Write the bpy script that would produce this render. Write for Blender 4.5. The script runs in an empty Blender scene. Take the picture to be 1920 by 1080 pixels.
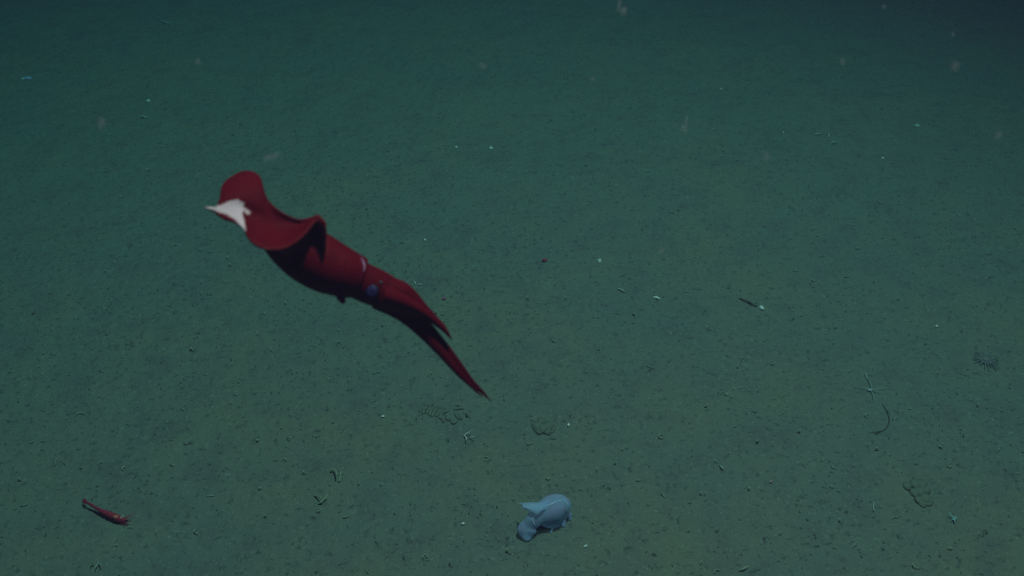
import bpy, math, random
import numpy as np
from mathutils import Matrix, Vector

random.seed(7)
rng = np.random.default_rng(7)
scene = bpy.context.scene
C = scene.collection

# ------------------------------------------------------------------ camera
CAM_H, PITCH, HFOV = 1.9, math.radians(35.0), math.radians(50.0)
F = 960.0 / math.tan(HFOV / 2)                     # focal length in photo pixels
CAM = np.array([0.0, 0.0, CAM_H])
R = np.array(Matrix.Rotation(math.radians(90) - PITCH, 3, 'X'))   # camera axes in the world
cam_d = bpy.data.cameras.new('camera')
cam_d.sensor_width = 36.0
cam_d.lens = 18.0 / math.tan(HFOV / 2)
cam_d.clip_start, cam_d.clip_end = 0.02, 300.0
cam_d.dof.use_dof = True
cam_d.dof.focus_distance = 2.9
cam_d.dof.aperture_fstop = 3.5
cam = bpy.data.objects.new('camera', cam_d)
cam.location = CAM
cam.rotation_euler = (math.radians(90) - PITCH, 0, 0)
C.objects.link(cam)
scene.camera = cam

# ------------------------------------------------------------------ water light
world = bpy.data.worlds.new('World')
scene.world = world
world.use_nodes = True
bg = world.node_tree.nodes['Background']
bg.inputs[0].default_value = (0.005, 0.018, 0.026, 1)
bg.inputs[1].default_value = 1.0

# the flood lamp of the survey vehicle hanging above: deep water has no sun
lamp_d = bpy.data.lights.new('vehicle_flood_lamp', 'SPOT')
lamp_d.energy = 5200.0
lamp_d.color = (1.0, 0.23, 0.235)
lamp_d.spot_size = math.radians(82)
lamp_d.spot_blend = 1.0
lamp_d.shadow_soft_size = 0.35
lamp = bpy.data.objects.new('vehicle_flood_lamp', lamp_d)
lamp.location = (1.2, 2.05, 6.6)
lamp.rotation_euler = (Vector((-0.60, 2.25, 0.0)) - Vector(lamp.location)).to_track_quat('-Z', 'Y').to_euler()
C.objects.link(lamp)

vs = scene.view_settings
vs.view_transform = 'Standard'
vs.look = 'None'
vs.exposure = 0.0
vs.gamma = 1.0
vs.use_curve_mapping = False
scene.cycles.use_denoising = False
scene.cycles.volume_bounces = 1
scene.cycles.max_bounces = 6
scene.cycles.diffuse_bounces = 2

# ------------------------------------------------------------------ pixel -> place
def ray(px, py):
    return R @ np.array([(px - 960.0) / F, -(py - 540.0) / F, -1.0])

def wp(px, py, depth):                             # point at a given camera depth
    return CAM + ray(px, py) * depth

def vnoise(x, y, seed):
    x = np.asarray(x, float); y = np.asarray(y, float)
    xi = np.floor(x).astype(np.int64); yi = np.floor(y).astype(np.int64)
    fx = x - xi; fy = y - yi
    fx = fx * fx * fx * (fx * (fx * 6 - 15) + 10); fy = fy * fy * fy * (fy * (fy * 6 - 15) + 10)
    def h(a, b):
        n = (a * 374761393 + b * 668265263 + seed * 362437) & 0x7fffffff
        n = ((n ^ (n >> 13)) * 1274126177) & 0x7fffffff
        n = ((n ^ (n >> 16)) * 1103515245) & 0x7fffffff
        return ((n >> 8) & 0xffff) / 32767.5 - 1.0
    a = h(xi, yi); b = h(xi + 1, yi); c = h(xi, yi + 1); d = h(xi + 1, yi + 1)
    return (a * (1 - fx) + b * fx) * (1 - fy) + (c * (1 - fx) + d * fx) * fy

PITS = []                                          # (x, y, radius, depth) small burrow mouths
def floor_z(x, y, fine=True):
    z = 0.012 * vnoise(x * 0.8 + 3.1, y * 0.8, 1) + 0.006 * vnoise(x * 3.1 + .3, y * 3.1 + .7, 2)
    z = z + 0.0035 * vnoise(x * 9.0, y * 9.0, 3)
    if fine:
        z = z + 0.0022 * vnoise(x * 24, y * 24, 4) + 0.0018 * vnoise(x * 61, y * 61, 5)
    return z

def gp(px, py, h=0.0):                             # point on the sea floor (or h above it) under a pixel
    d = ray(px, py)
    z = 0.0
    for _ in range(3):
        t = (z + h - CAM_H) / d[2]
        p = CAM + d * t
        z = float(floor_z(p[0], p[1]))
    return p

def mpp(p):                                        # metres per photo pixel at a point
    return float((R.T @ (np.asarray(p) - CAM))[2] * -1) / F

# ------------------------------------------------------------------ materials
def mat(name, col, rough=0.6, spec=0.3, noise=0.0, scale=60.0, bump=0.0, sss=0.0, alpha=1.0, col2=None, sssr=(0.01, 0.006, 0.005)):
    m = bpy.data.materials.new(name); m.use_nodes = True
    nt = m.node_tree; b = nt.nodes['Principled BSDF']
    b.inputs['Base Color'].default_value = (*col, 1)
    b.inputs['Roughness'].default_value = rough
    b.inputs['Specular IOR Level'].default_value = spec
    if sss:
        b.inputs['Subsurface Weight'].default_value = sss
        b.inputs['Subsurface Radius'].default_value = sssr
        b.inputs['Subsurface Scale'].default_value = 1.0
    b.inputs['Alpha'].default_value = alpha
    if noise or bump:
        tc = nt.nodes.new('ShaderNodeTexCoord')
        n = nt.nodes.new('ShaderNodeTexNoise'); n.inputs['Scale'].default_value = scale; n.inputs['Detail'].default_value = 5
        nt.links.new(tc.outputs['Object'], n.inputs['Vector'])
        if noise:
            mx = nt.nodes.new('ShaderNodeMix'); mx.data_type = 'RGBA'
            rp = nt.nodes.new('ShaderNodeMapRange')
            rp.inputs[1].default_value = 0.35; rp.inputs[2].default_value = 0.68
            nt.links.new(n.outputs['Fac'], rp.inputs[0]); nt.links.new(rp.outputs[0], mx.inputs[0])
            c2 = col2 or tuple(max(0.0, c * (1 - noise)) for c in col)
            mx.inputs[6].default_value = (*col, 1); mx.inputs[7].default_value = (*c2, 1)
            nt.links.new(mx.outputs[2], b.inputs['Base Color'])
        if bump:
            bp = nt.nodes.new('ShaderNodeBump'); bp.inputs['Strength'].default_value = 0.6; bp.inputs['Distance'].default_value = bump
            nt.links.new(n.outputs['Fac'], bp.inputs['Height']); nt.links.new(bp.outputs[0], b.inputs['Normal'])
    return m

def mud_material():
    m = bpy.data.materials.new('mud'); m.use_nodes = True
    nt = m.node_tree; b = nt.nodes['Principled BSDF']; L = nt.links
    b.inputs['Roughness'].default_value = 0.95; b.inputs['Specular IOR Level'].default_value = 0.1
    tc = nt.nodes.new('ShaderNodeTexCoord')
    def nz(scale, det, rough=0.6, warp=None):
        n = nt.nodes.new('ShaderNodeTexNoise'); n.inputs['Scale'].default_value = scale
        n.inputs['Detail'].default_value = det; n.inputs['Roughness'].default_value = rough
        L.new(tc.outputs['Object'], n.inputs['Vector']); return n
    def rng_(n, a, c):
        r = nt.nodes.new('ShaderNodeMapRange'); r.inputs[1].default_value = a; r.inputs[2].default_value = c
        L.new(n.outputs['Fac'], r.inputs[0]); return r
    def mix(fac, a, c, mode='MIX'):
        x = nt.nodes.new('ShaderNodeMix'); x.data_type = 'RGBA'; x.blend_type = mode
        L.new(fac.outputs[0], x.inputs[0])
        for s, v in ((6, a), (7, c)):
            if isinstance(v, tuple): x.inputs[s].default_value = (*v, 1)
            else: L.new(v.outputs[2], x.inputs[s])
        return x
    c1 = mix(rng_(nz(2.2, 4), 0.35, 0.65), (0.182, 0.206, 0.148), (0.152, 0.194, 0.162))
    c2 = mix(rng_(nz(9, 6, .68), 0.48, 0.70), c1, (0.140, 0.160, 0.140))     # darker organic patches
    c3 = mix(rng_(nz(58, 4, .75), 0.55, 0.70), c2, (0.07, 0.09, 0.082))       # small dark flecks
    c4 = mix(rng_(nz(110, 3, .75), 0.58, 0.74), c3, (0.26, 0.33, 0.25))         # paler grains
    L.new(c4.outputs[2], b.inputs['Base Color'])
    n1 = nz(95, 6, .7); n2 = nz(30, 4, .6)
    ad = nt.nodes.new('ShaderNodeMath'); ad.operation = 'ADD'
    L.new(n1.outputs['Fac'], ad.inputs[0]); L.new(n2.outputs['Fac'], ad.inputs[1])
    bp = nt.nodes.new('ShaderNodeBump'); bp.inputs['Strength'].default_value = 0.7; bp.inputs['Distance'].default_value = 0.0055
    L.new(ad.outputs[0], bp.inputs['Height']); L.new(bp.outputs[0], b.inputs['Normal'])
    return m

M = {
    'mud': mud_material(),
    'cast': mat('mud_cast', (0.172, 0.212, 0.155), 0.95, 0.1, 0.35, 90, 0.002),
    'tube': mat('worm_tube', (0.36, 0.44, 0.29), 0.8, 0.2, 0.3, 120),
    'pale': mat('pale_tube', (0.45, 0.56, 0.45), 0.6, 0.3, 0.25, 150),
    'dark': mat('dark_debris_and_shadow', (0.05, 0.062, 0.056), 0.9, 0.1),  # dark fragments, and the grit strips painted as tube shadows
    'shell': mat('white_shell', (0.9, 0.92, 0.9), 0.4, 0.5, 0.12, 200),
    'stick': mat('dark_stick', (0.085, 0.085, 0.07), 0.8, 0.2, 0.4, 150),
    'star': mat('pale_star', (0.36, 0.45, 0.42), 0.6, 0.3, 0.2, 200),
    'anem': mat('anemone_skin', (0.25, 0.30, 0.30), 0.8, 0.1, 0.2, 120, alpha=0.6),
    'snow': mat('marine_snow', (0.36, 0.46, 0.46), 0.9, 0.1, alpha=0.13),
    'shrimp': mat('shrimp_shell', (0.42, 0.036, 0.06), 0.55, 0.12, 0.45, 260),
    'organ': mat('shrimp_organ', (0.75, 0.21, 0.13), 0.5, 0.2, sss=0.3),
    'glint': mat('shrimp_eye_glint', (0.9, 0.85, 0.75), 0.15, 0.9),  # near-white colour paints the glints on the eyes
    'bluejelly': mat('blue_jelly', (0.45, 0.5, 0.75), 0.4, 0.4, alpha=0.7),
    'redbit': mat('red_bit', (0.40, 0.05, 0.06), 0.6, 0.3),
    'cyan': mat('cyan_sponge', (0.35, 0.62, 0.60), 0.6, 0.3),
    'eyering': mat('eye_ring', (0.022, 0.004, 0.006), 0.6, 0.1),
    'iris': mat('eye_iris', (0.035, 0.045, 0.17), 0.5, 0.2, 0.6, 420, col2=(0.012, 0.008, 0.05)),
    'lens': mat('eye_lens', (0.010, 0.012, 0.07), 0.3, 0.3),
    'collar': mat('collar_edge', (0.36, 0.22, 0.42), 0.5, 0.4),
    'organ2': mat('pale_organ', (0.07, 0.05, 0.07), 0.6, 0.2),
}

def jelly_material():                              # watery see-through tissue: light passes and scatters
    m = bpy.data.materials.new('holothurian_skin'); m.use_nodes = True
    nt = m.node_tree; L = nt.links; nt.nodes.remove(nt.nodes['Principled BSDF'])
    tc = nt.nodes.new('ShaderNodeTexCoord'); n = nt.nodes.new('ShaderNodeTexNoise'); n.inputs['Scale'].default_value = 38; n.inputs['Detail'].default_value = 5
    L.new(tc.outputs['Object'], n.inputs['Vector'])
    rp = nt.nodes.new('ShaderNodeMapRange'); rp.inputs[1].default_value = .38; rp.inputs[2].default_value = .66; L.new(n.outputs['Fac'], rp.inputs[0])
    c = nt.nodes.new('ShaderNodeMix'); c.data_type = 'RGBA'; L.new(rp.outputs[0], c.inputs[0])
    c.inputs[6].default_value = (0.46, 0.68, 0.98, 1); c.inputs[7].default_value = (0.60, 0.60, 0.92, 1)
    d = nt.nodes.new('ShaderNodeBsdfDiffuse'); t = nt.nodes.new('ShaderNodeBsdfTranslucent'); x = nt.nodes.new('ShaderNodeBsdfTransparent')
    L.new(c.outputs[2], d.inputs['Color']); L.new(c.outputs[2], t.inputs['Color'])
    a = nt.nodes.new('ShaderNodeMixShader'); a.inputs[0].default_value = 0.30; L.new(d.outputs[0], a.inputs[1]); L.new(t.outputs[0], a.inputs[2])
    b = nt.nodes.new('ShaderNodeMixShader'); b.inputs[0].default_value = 0.60; L.new(x.outputs[0], b.inputs[1]); L.new(a.outputs[0], b.inputs[2])
    L.new(b.outputs[0], nt.nodes['Material Output'].inputs['Surface'])
    return m
M['jelly'] = jelly_material()

def squid_material():
    m = bpy.data.materials.new('squid_skin'); m.use_nodes = True
    nt = m.node_tree; b = nt.nodes['Principled BSDF']; L = nt.links
    b.inputs['Roughness'].default_value = 0.7; b.inputs['Specular IOR Level'].default_value = 0.08
    tc = nt.nodes.new('ShaderNodeTexCoord')
    n = nt.nodes.new('ShaderNodeTexNoise'); n.inputs['Scale'].default_value = 30; n.inputs['Detail'].default_value = 7
    f = nt.nodes.new('ShaderNodeTexVoronoi'); f.inputs['Scale'].default_value = 330
    L.new(tc.outputs['Object'], n.inputs['Vector']); L.new(tc.outputs['Object'], f.inputs['Vector'])
    mx = nt.nodes.new('ShaderNodeMix'); mx.data_type = 'RGBA'
    L.new(n.outputs['Fac'], mx.inputs[0])
    mx.inputs[6].default_value = (0.092, 0.002, 0.008, 1); mx.inputs[7].default_value = (0.170, 0.003, 0.012, 1)
    m2 = nt.nodes.new('ShaderNodeMix'); m2.data_type = 'RGBA'; m2.blend_type = 'MULTIPLY'
    r2 = nt.nodes.new('ShaderNodeMapRange'); r2.inputs[1].default_value = 0.0; r2.inputs[2].default_value = 0.7; r2.inputs[3].default_value = 1.0; r2.inputs[4].default_value = 0.55
    L.new(f.outputs['Distance'], r2.inputs[0]); m2.inputs[0].default_value = 0.6
    ra = nt.nodes.new('ShaderNodeAttribute'); ra.attribute_name = 'rim'
    m5 = nt.nodes.new('ShaderNodeMix'); m5.data_type = 'RGBA'; L.new(ra.outputs['Fac'], m5.inputs[0])
    L.new(mx.outputs[2], m5.inputs[6]); m5.inputs[7].default_value = (0.15, 0.011, 0.012, 1)
    L.new(m5.outputs[2], m2.inputs[6]); L.new(r2.outputs[0], m2.inputs[7])
    at = nt.nodes.new('ShaderNodeAttribute'); at.attribute_name = 'scar'
    n3 = nt.nodes.new('ShaderNodeTexNoise'); n3.inputs['Scale'].default_value = 150; n3.inputs['Detail'].default_value = 3
    L.new(tc.outputs['Object'], n3.inputs['Vector'])
    ad = nt.nodes.new('ShaderNodeMath'); ad.operation = 'MULTIPLY_ADD'; ad.inputs[1].default_value = 0.8
    L.new(n3.outputs['Fac'], ad.inputs[0]); L.new(at.outputs['Fac'], ad.inputs[2])
    r3 = nt.nodes.new('ShaderNodeMapRange'); r3.inputs[1].default_value = 0.66; r3.inputs[2].default_value = 1.2
    L.new(ad.outputs[0], r3.inputs[0])
    m3 = nt.nodes.new('ShaderNodeMix'); m3.data_type = 'RGBA'
    L.new(r3.outputs[0], m3.inputs[0]); L.new(m2.outputs[2], m3.inputs[6]); 
    m4 = nt.nodes.new('ShaderNodeMix'); m4.data_type = 'RGBA'
    r4 = nt.nodes.new('ShaderNodeMapRange'); r4.inputs[1].default_value = 0.35; r4.inputs[2].default_value = 0.95
    L.new(at.outputs['Fac'], r4.inputs[0]); L.new(r4.outputs[0], m4.inputs[0])
    m4.inputs[6].default_value = (0.40, 0.27, 0.25, 1); m4.inputs[7].default_value = (0.64, 0.58, 0.62, 1)
    L.new(m4.outputs[2], m3.inputs[7])
    L.new(m3.outputs[2], b.inputs['Base Color'])
    return m
M['squid'] = squid_material()

# ------------------------------------------------------------------ mesh helpers
class Geo:
    def __init__(s): s.v, s.f, s.n = [], [], 0
    def add(s, v, f):
        s.v.append(np.asarray(v, float)); s.f += [[i + s.n for i in q] for q in f]; s.n += len(v)
    def build(s, name, material, parent=None, origin=(0, 0, 0), smooth=True):
        me = bpy.data.meshes.new(name)
        v = np.concatenate(s.v) - np.asarray(origin, float)
        me.from_pydata(v.tolist(), [], s.f)
        me.materials.append(material)
        if smooth: me.polygons.foreach_set('use_smooth', [True] * len(me.polygons))
        me.update()
        o = bpy.data.objects.new(name, me); C.objects.link(o)
        if parent is None: o.location = origin
        else:
            o.parent = parent
            o.location = Vector(origin) - parent.location
        return o

def catmull(P, n):
    P = np.asarray(P, float); k = len(P)
    if k == 2:
        t = np.linspace(0, 1, n)[:, None]; return P[0] * (1 - t) + P[1] * t
    Q = np.vstack([2 * P[0] - P[1], P, 2 * P[-1] - P[-2]])
    t = np.linspace(0, k - 1 - 1e-9, n); i = t.astype(int); u = (t - i)[:, None]
    a, b, c, d = Q[i], Q[i + 1], Q[i + 2], Q[i + 3]
    return 0.5 * (2 * b + (c - a) * u + (2 * a - 5 * b + 4 * c - d) * u * u + (3 * b - a - 3 * c + d) * u ** 3)

def unit(v): return v / (np.linalg.norm(v, axis=-1, keepdims=True) + 1e-12)

def loft(pts, r1, r2=None, view=None, n=14):
    """closed tube; r1 is the half width across the view, r2 along it"""
    pts = np.asarray(pts, float); r1 = np.asarray(r1, float); r2 = r1 if r2 is None else np.asarray(r2, float)
    T = unit(np.gradient(pts, axis=0))
    w = np.array([0, 0, 1.0]) if view is None else np.asarray(view, float)
    A = unit(np.cross(T, w)); B = unit(np.cross(A, T))
    a = np.linspace(0, 2 * math.pi, n, endpoint=False)
    ring = pts[:, None] + A[:, None] * (r1[:, None] * np.cos(a))[..., None] + B[:, None] * (r2[:, None] * np.sin(a))[..., None]
    v = ring.reshape(-1, 3); k = len(pts); f = []
    for i in range(k - 1):
        for j in range(n):
            j2 = (j + 1) % n
            f.append([i * n + j, i * n + j2, (i + 1) * n + j2, (i + 1) * n + j])
    v = np.vstack([v, pts[0], pts[-1]])
    for j in range(n):
        f.append([k * n, (j + 1) % n, j]); f.append([k * n + 1, (k - 1) * n + j, (k - 1) * n + (j + 1) % n])
    return v, f

def sheet(P, thick, nu, nv):
    """closed slab over a grid of control points P[u][v]"""
    P = np.asarray(P, float)
    rows = np.stack([catmull(P[i], nv) for i in range(len(P))])
    S = np.stack([catmull(rows[:, j], nu) for j in range(nv)], axis=1)
    N = unit(np.cross(np.gradient(S, axis=0), np.gradient(S, axis=1)))
    a = S + N * thick / 2; b = S - N * thick / 2
    v = np.vstack([a.reshape(-1, 3), b.reshape(-1, 3)]); o = nu * nv; f = []
    for i in range(nu - 1):
        for j in range(nv - 1):
            q = [i * nv + j, (i + 1) * nv + j, (i + 1) * nv + j + 1, i * nv + j + 1]
            f.append(q); f.append([x + o for x in q[::-1]])
    def rim(c):
        for x, y in zip(c[:-1], c[1:]): f.append([x, y, y + o, x + o])
    rim([i * nv for i in range(nu)]); rim([i * nv + nv - 1 for i in range(nu)][::-1])
    rim(list(range(nv))[::-1]); rim([(nu - 1) * nv + j for j in range(nv)])
    return v, f

def ball(c, r, seg=10, rings=7, wob=0.0, axes=None, seed=0):
    rr = np.broadcast_to(np.asarray(r, float), (3,)); lr = np.random.default_rng(seed)
    v = []; f = []
    for i in range(1, rings):
        th = math.pi * i / rings
        for j in range(seg):
            ph = 2 * math.pi * j / seg
            v.append([math.sin(th) * math.cos(ph), math.sin(th) * math.sin(ph), math.cos(th)])
    v += [[0, 0, 1], [0, 0, -1]]
    v = np.array(v); v *= (1 + wob * lr.uniform(-1, 1, (len(v), 1)))
    v = v * rr
    if axes is not None: v = v @ np.asarray(axes)
    k = rings - 1
    for i in range(k - 1):
        for j in range(seg):
            f.append([i * seg + j, (i + 1) * seg + j, (i + 1) * seg + (j + 1) % seg, i * seg + (j + 1) % seg])
    for j in range(seg):
        f.append([k * seg, j, (j + 1) % seg]); f.append([k * seg + 1, (k - 1) * seg + (j + 1) % seg, (k - 1) * seg + j])
    return v + np.asarray(c), f

def tag(o, label, cat, group=None, kind=None):
    o['label'] = label; o['category'] = cat
    if group: o['group'] = group
    if kind: o['kind'] = kind
    return o

def empty(name, loc):
    o = bpy.data.objects.new(name, None); C.objects.link(o); o.location = Vector(loc)
    o.empty_display_size = 0.05
    return o

def remesh(geo, name, material, parent, origin, voxel, smooth_it):
    o = geo.build(name, material, parent, origin)
    md = o.modifiers.new('r', 'REMESH'); md.mode = 'VOXEL'; md.voxel_size = voxel; md.use_smooth_shade = True
    sm = o.modifiers.new('s', 'SMOOTH'); sm.factor = 0.5; sm.iterations = smooth_it
    bpy.context.view_layer.update()
    dg = bpy.context.evaluated_depsgraph_get()
    me = bpy.data.meshes.new_from_object(o.evaluated_get(dg))
    o.modifiers.clear()
    old = o.data; o.data = me; bpy.data.meshes.remove(old); me.name = name
    if not me.materials: me.materials.append(material)
    me.polygons.foreach_set('use_smooth', [True] * len(me.polygons))
    return o

def surf(o, px, py, off=0.0):                      # where the sight line of a pixel meets a thing's surface
    d = ray(px, py); d = d / np.linalg.norm(d)
    w = o.location + (o.parent.location if o.parent else Vector())
    ok, p, nn, _ = o.ray_cast(Vector(CAM) - w, Vector(d))
    assert ok, (o.name, px, py)
    return np.array(p + w) + np.array(nn) * off

# ------------------------------------------------------------------ sea floor
def axis(segs, far):
    a = [segs[0][0]]
    for s, e, d in segs:
        n = max(1, round((e - s) / d)); a += list(np.linspace(s, e, n + 1)[1:])
    step = segs[-1][2]; x = a[-1]
    while x < far: step *= 1.22; x += step; a.append(x)
    step = segs[0][2]; x = a[0]; lo = []
    while x > -far: step *= 1.22; x -= step; lo.append(x)
    return np.array(lo[::-1] + a)
gx = axis([(-2.9, -1.35, .012), (-1.35, 1.35, .0068), (1.35, 2.9, .012)], 60)
gy = axis([(1.3, 2.7, .0062), (2.7, 3.8, .009), (3.8, 5.9, .015)], 60)
X, Y = np.meshgrid(gx, gy)
Z = floor_z(X, Y)
pit_px = [(1408, 883, 5, 11), (872, 781, 5, 9), (508, 958, 5, 8), (502, 958, 4, 7), (1377, 800, 4, 8), (307, 600, 5, 8),
          (1470, 655, 5, 8), (1607, 655, 5, 8), (1367, 542, 5, 8), (943, 274, 5, 9), (1117, 245, 7, 8), (1762, 390, 5, 8)]
for px, py, r, d in pit_px:
    p = gp(px, py); s = mpp(p); PITS.append((p[0], p[1], max(r * s, .006), d * 0.001))
for _ in range(650):
    PITS.append((rng.uniform(-2.6, 2.6), rng.uniform(1.4, 5.6), rng.uniform(.006, .014), rng.uniform(.003, .008)))
for x, y, r, d in PITS:
    i0, i1 = np.searchsorted(gy, [y - 3 * r, y + 3 * r]); j0, j1 = np.searchsorted(gx, [x - 3 * r, x + 3 * r])
    q = ((X[i0:i1, j0:j1] - x) ** 2 + (Y[i0:i1, j0:j1] - y) ** 2) / r ** 2
    Z[i0:i1, j0:j1] += -d * np.exp(-q * 1.3) + 0.35 * d * np.exp(-(np.sqrt(q) - 1.5) ** 2 * 4)
ny, nx = Z.shape
me = bpy.data.meshes.new('sea_floor')
co = np.stack([X, Y, Z], -1).reshape(-1, 3)
i, j = np.meshgrid(np.arange(ny - 1), np.arange(nx - 1), indexing='ij')
q = np.stack([i * nx + j, i * nx + j + 1, (i + 1) * nx + j + 1, (i + 1) * nx + j], -1).reshape(-1)
me.vertices.add(len(co)); me.vertices.foreach_set('co', co.ravel())
nq = len(q) // 4
me.loops.add(len(q)); me.loops.foreach_set('vertex_index', q.astype(np.int32))
me.polygons.add(nq); me.polygons.foreach_set('loop_start', np.arange(nq, dtype=np.int32) * 4)
me.polygons.foreach_set('use_smooth', np.ones(nq, bool))
me.update(calc_edges=True); me.materials.append(M['mud'])
ground = bpy.data.objects.new('sea_floor', me); C.objects.link(ground)
ground['kind'] = 'structure'
ground['label'] = 'flat grey-green muddy deep sea floor'

# ------------------------------------------------------------------ the squid
SQ_D = 1.60
def sz(px): return 0.05 - (px - 400) * 0.17 / 518        # the tail is nearer than the arm tips
def sp(px, py, z=0.0): return wp(px, py, SQ_D - sz(px) - z)
def spx(): return SQ_D / F
VIEW = -ray(650, 530); VIEW = VIEW / np.linalg.norm(VIEW)
origin = sp(610, 494)
squid = tag(empty('squid', origin), 'deep red squid with big wavy fins and a white scar, swimming above the mud', 'squid')
G = Geo()
VIEW2 = unit(VIEW * math.cos(math.radians(20)) - R[:, 1] * math.sin(math.radians(20)))   # broad faces of the ventral arms turn down a little
def arm(st, z=0.0, n=40, flat=1.0, seg=18, view=VIEW):
    S = catmull(np.array(st, float), n)
    zz = z if not callable(z) else np.array([z(u) for u in np.linspace(0, 1, n)])
    zz = np.broadcast_to(zz, (n,))
    P = np.array([sp(a[0], a[1], k) for a, k in zip(S, zz)])
    r = np.maximum(S[:, 2], 0.6) * np.array([mpp(p) for p in P])
    G.add(*loft(P, r, r * flat, view, seg))
mantle = [(384, 389, 2), (400, 393, 5), (420, 399, 8), (448, 407, 13), (480, 419, 23), (513, 436, 36), (543, 456, 47), (575, 477, 53), (610, 497, 52.5), (643, 511, 47), (662, 518, 43), (671, 522, 41)]
arm(mantle, z=lambda u: -.034 * max(0.0, min(1.0, (.80 - u) / .35)), n=60, seg=40)
head = [(640, 510, 34), (662, 520, 36), (685, 531, 36), (708, 541, 35), (735, 553, 31), (758, 564, 26), (785, 580, 17), (800, 592, 9)]
arm(head, n=40, flat=.95, seg=32)
# arms: the dorsal pair bundle and the long ventral bundle
arm([(725, 540, 22), (750, 547, 21), (768, 558, 17), (790, 578, 12.5), (812, 598, 9), (831, 615, 6), (848, 638, 1.2)], 0.0, flat=1.5)
arm([(715, 552, 17), (745, 562, 15), (775, 575, 11), (800, 590, 8.5), (820, 606, 6), (834, 619, 3.5), (843, 631, 1)], 0.022, flat=1.2)
arm([(725, 540, 20), (755, 548, 18), (782, 570, 12), (806, 594, 8), (825, 611, 5), (838, 626, 1)], -0.030)
arm([(705, 562, 19), (735, 575, 19), (765, 592, 18), (795, 616, 17), (828, 650, 13.5), (858, 685, 10), (885, 717, 6.5), (907, 738, 4.2), (927, 758, .8)], -0.016, 60, .38, view=VIEW2)
arm([(720, 574, 13), (755, 593, 12), (790, 622, 11), (826, 660, 9), (858, 697, 7), (882, 722, 4.6), (897, 737, 3.2), (914, 753, .8)], -0.010, 60, .38, view=VIEW2)
arm([(715, 565, 18), (750, 582, 17), (790, 610, 15), (825, 646, 12), (858, 684, 8), (888, 719, 4.5), (912, 744, 1)], -0.024, 60, .45, view=VIEW2)
# funnel under the collar
arm([(634, 535, 14), (638, 550, 11), (641, 561, 7.5), (645, 569, 4)], 0.010, 14)
# fins: one broad wavy sheet over the tail, then the front lobe curling back to the mantle
FAR = [(402, 394), (411, 374), (418, 346), (440, 328), (466, 321), (487, 332), (499, 369), (526, 396), (560, 411), (582, 408), (597, 402)]
NEA = [(404, 401), (420, 412), (442, 419), (457, 431), (470, 453), (495, 467), (525, 468), (550, 457), (570, 440), (585, 421), (599, 404)]
ZZ = [[.004, .004, .005, .006, .007, .008], [-.006, .000, .004, .007, .011, .014], [-.026, -.008, .002, .006, .013, .024],
      [-.036, -.012, .003, .006, .018, .038], [-.038, -.010, .006, .007, .024, .056], [-.026, -.002, .006, .009, .032, .070],
      [-.002, .003, .006, .014, .038, .074], [.012, .010, .012, .021, .043, .072], [.020, .017, .019, .028, .044, .064],
      [.026, .024, .026, .032, .041, .052], [.030, .030, .031, .032, .034, .036]]
rows = []
for k in range(11):
    f_, n_ = np.array(FAR[k], float), np.array(NEA[k], float)
    rows.append([sp(*(f_ * (1 - v) + n_ * v), z) for v, z in zip((0, .2, .4, .6, .8, 1), ZZ[k])])
G.add(*sheet(rows, 0.0042, 90, 46))
lo = [((518, 467, .070), (524, 472, .036), (530, 478, .016)),
      ((545, 459, .068), (550, 476, .014), (556, 487, .012)),
      ((567, 441, .060), (573, 468, .002), (578, 494, .010)),
      ((585, 419, .050), (592, 450, .010), (599, 488, .016)),
      ((594, 407, .046), (606, 436, .046), (609, 472, .042)),
      ((600, 403, .044), (610, 418, .056), (614, 440, .052))]
G.add(*sheet([[sp(*p) for p in r] for r in lo], 0.0042, 50, 36))
body = remesh(G, 'body', M['squid'], squid, tuple(origin), 0.0015, 5)
# scar mask over the tail
SC = [(378, 388), (395, 385), (412, 384), (430, 376), (446, 373), (453, 377), (459, 380), (457, 387), (462, 391), (470, 396), (468, 403), (461, 402), (458, 396), (455, 399), (459, 413), (462, 432), (458, 436), (449, 424), (440, 412), (425, 403), (405, 397), (385, 393)]
n = len(body.data.vertices); vc = np.empty(n * 3); body.data.vertices.foreach_get('co', vc); vc = vc.reshape(-1, 3) + origin
nv_ = np.empty(n * 3); body.data.vertices.foreach_get('normal', nv_); nv_ = nv_.reshape(-1, 3)
lc = (vc - CAM) @ R
U = 960 + F * lc[:, 0] / -lc[:, 2]; V = 540 - F * lc[:, 1] / -lc[:, 2]
ins = np.zeros(n, bool); dist = np.full(n, 1e9)
for (x0, y0), (x1, y1) in zip(SC, SC[1:] + SC[:1]):
    c_ = ((y0 > V) != (y1 > V)) & (U < (x1 - x0) * (V - y0) / (y1 - y0 + 1e-9) + x0)
    ins ^= c_
    t = np.clip(((U - x0) * (x1 - x0) + (V - y0) * (y1 - y0)) / ((x1 - x0) ** 2 + (y1 - y0) ** 2), 0, 1)
    dist = np.minimum(dist, np.hypot(U - x0 - t * (x1 - x0), V - y0 - t * (y1 - y0)))
sd = np.where(ins, dist, -dist)
scar = np.clip(0.45 + sd * 0.15, 0, 1) * (nv_ @ VIEW > -0.5)
fray = np.exp(-((U - 497) / 11) ** 2 - ((V - 467) / 2.2) ** 2) * 0.55 * (nv_ @ VIEW > -.5)
at = body.data.attributes.new('scar', 'FLOAT', 'POINT'); at.data.foreach_set('value', np.maximum(scar, fray).astype(np.float32))
rim = np.zeros(n)
RL = NEA[4:] + [(610, 418), (614, 440), (609, 472)]
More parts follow.
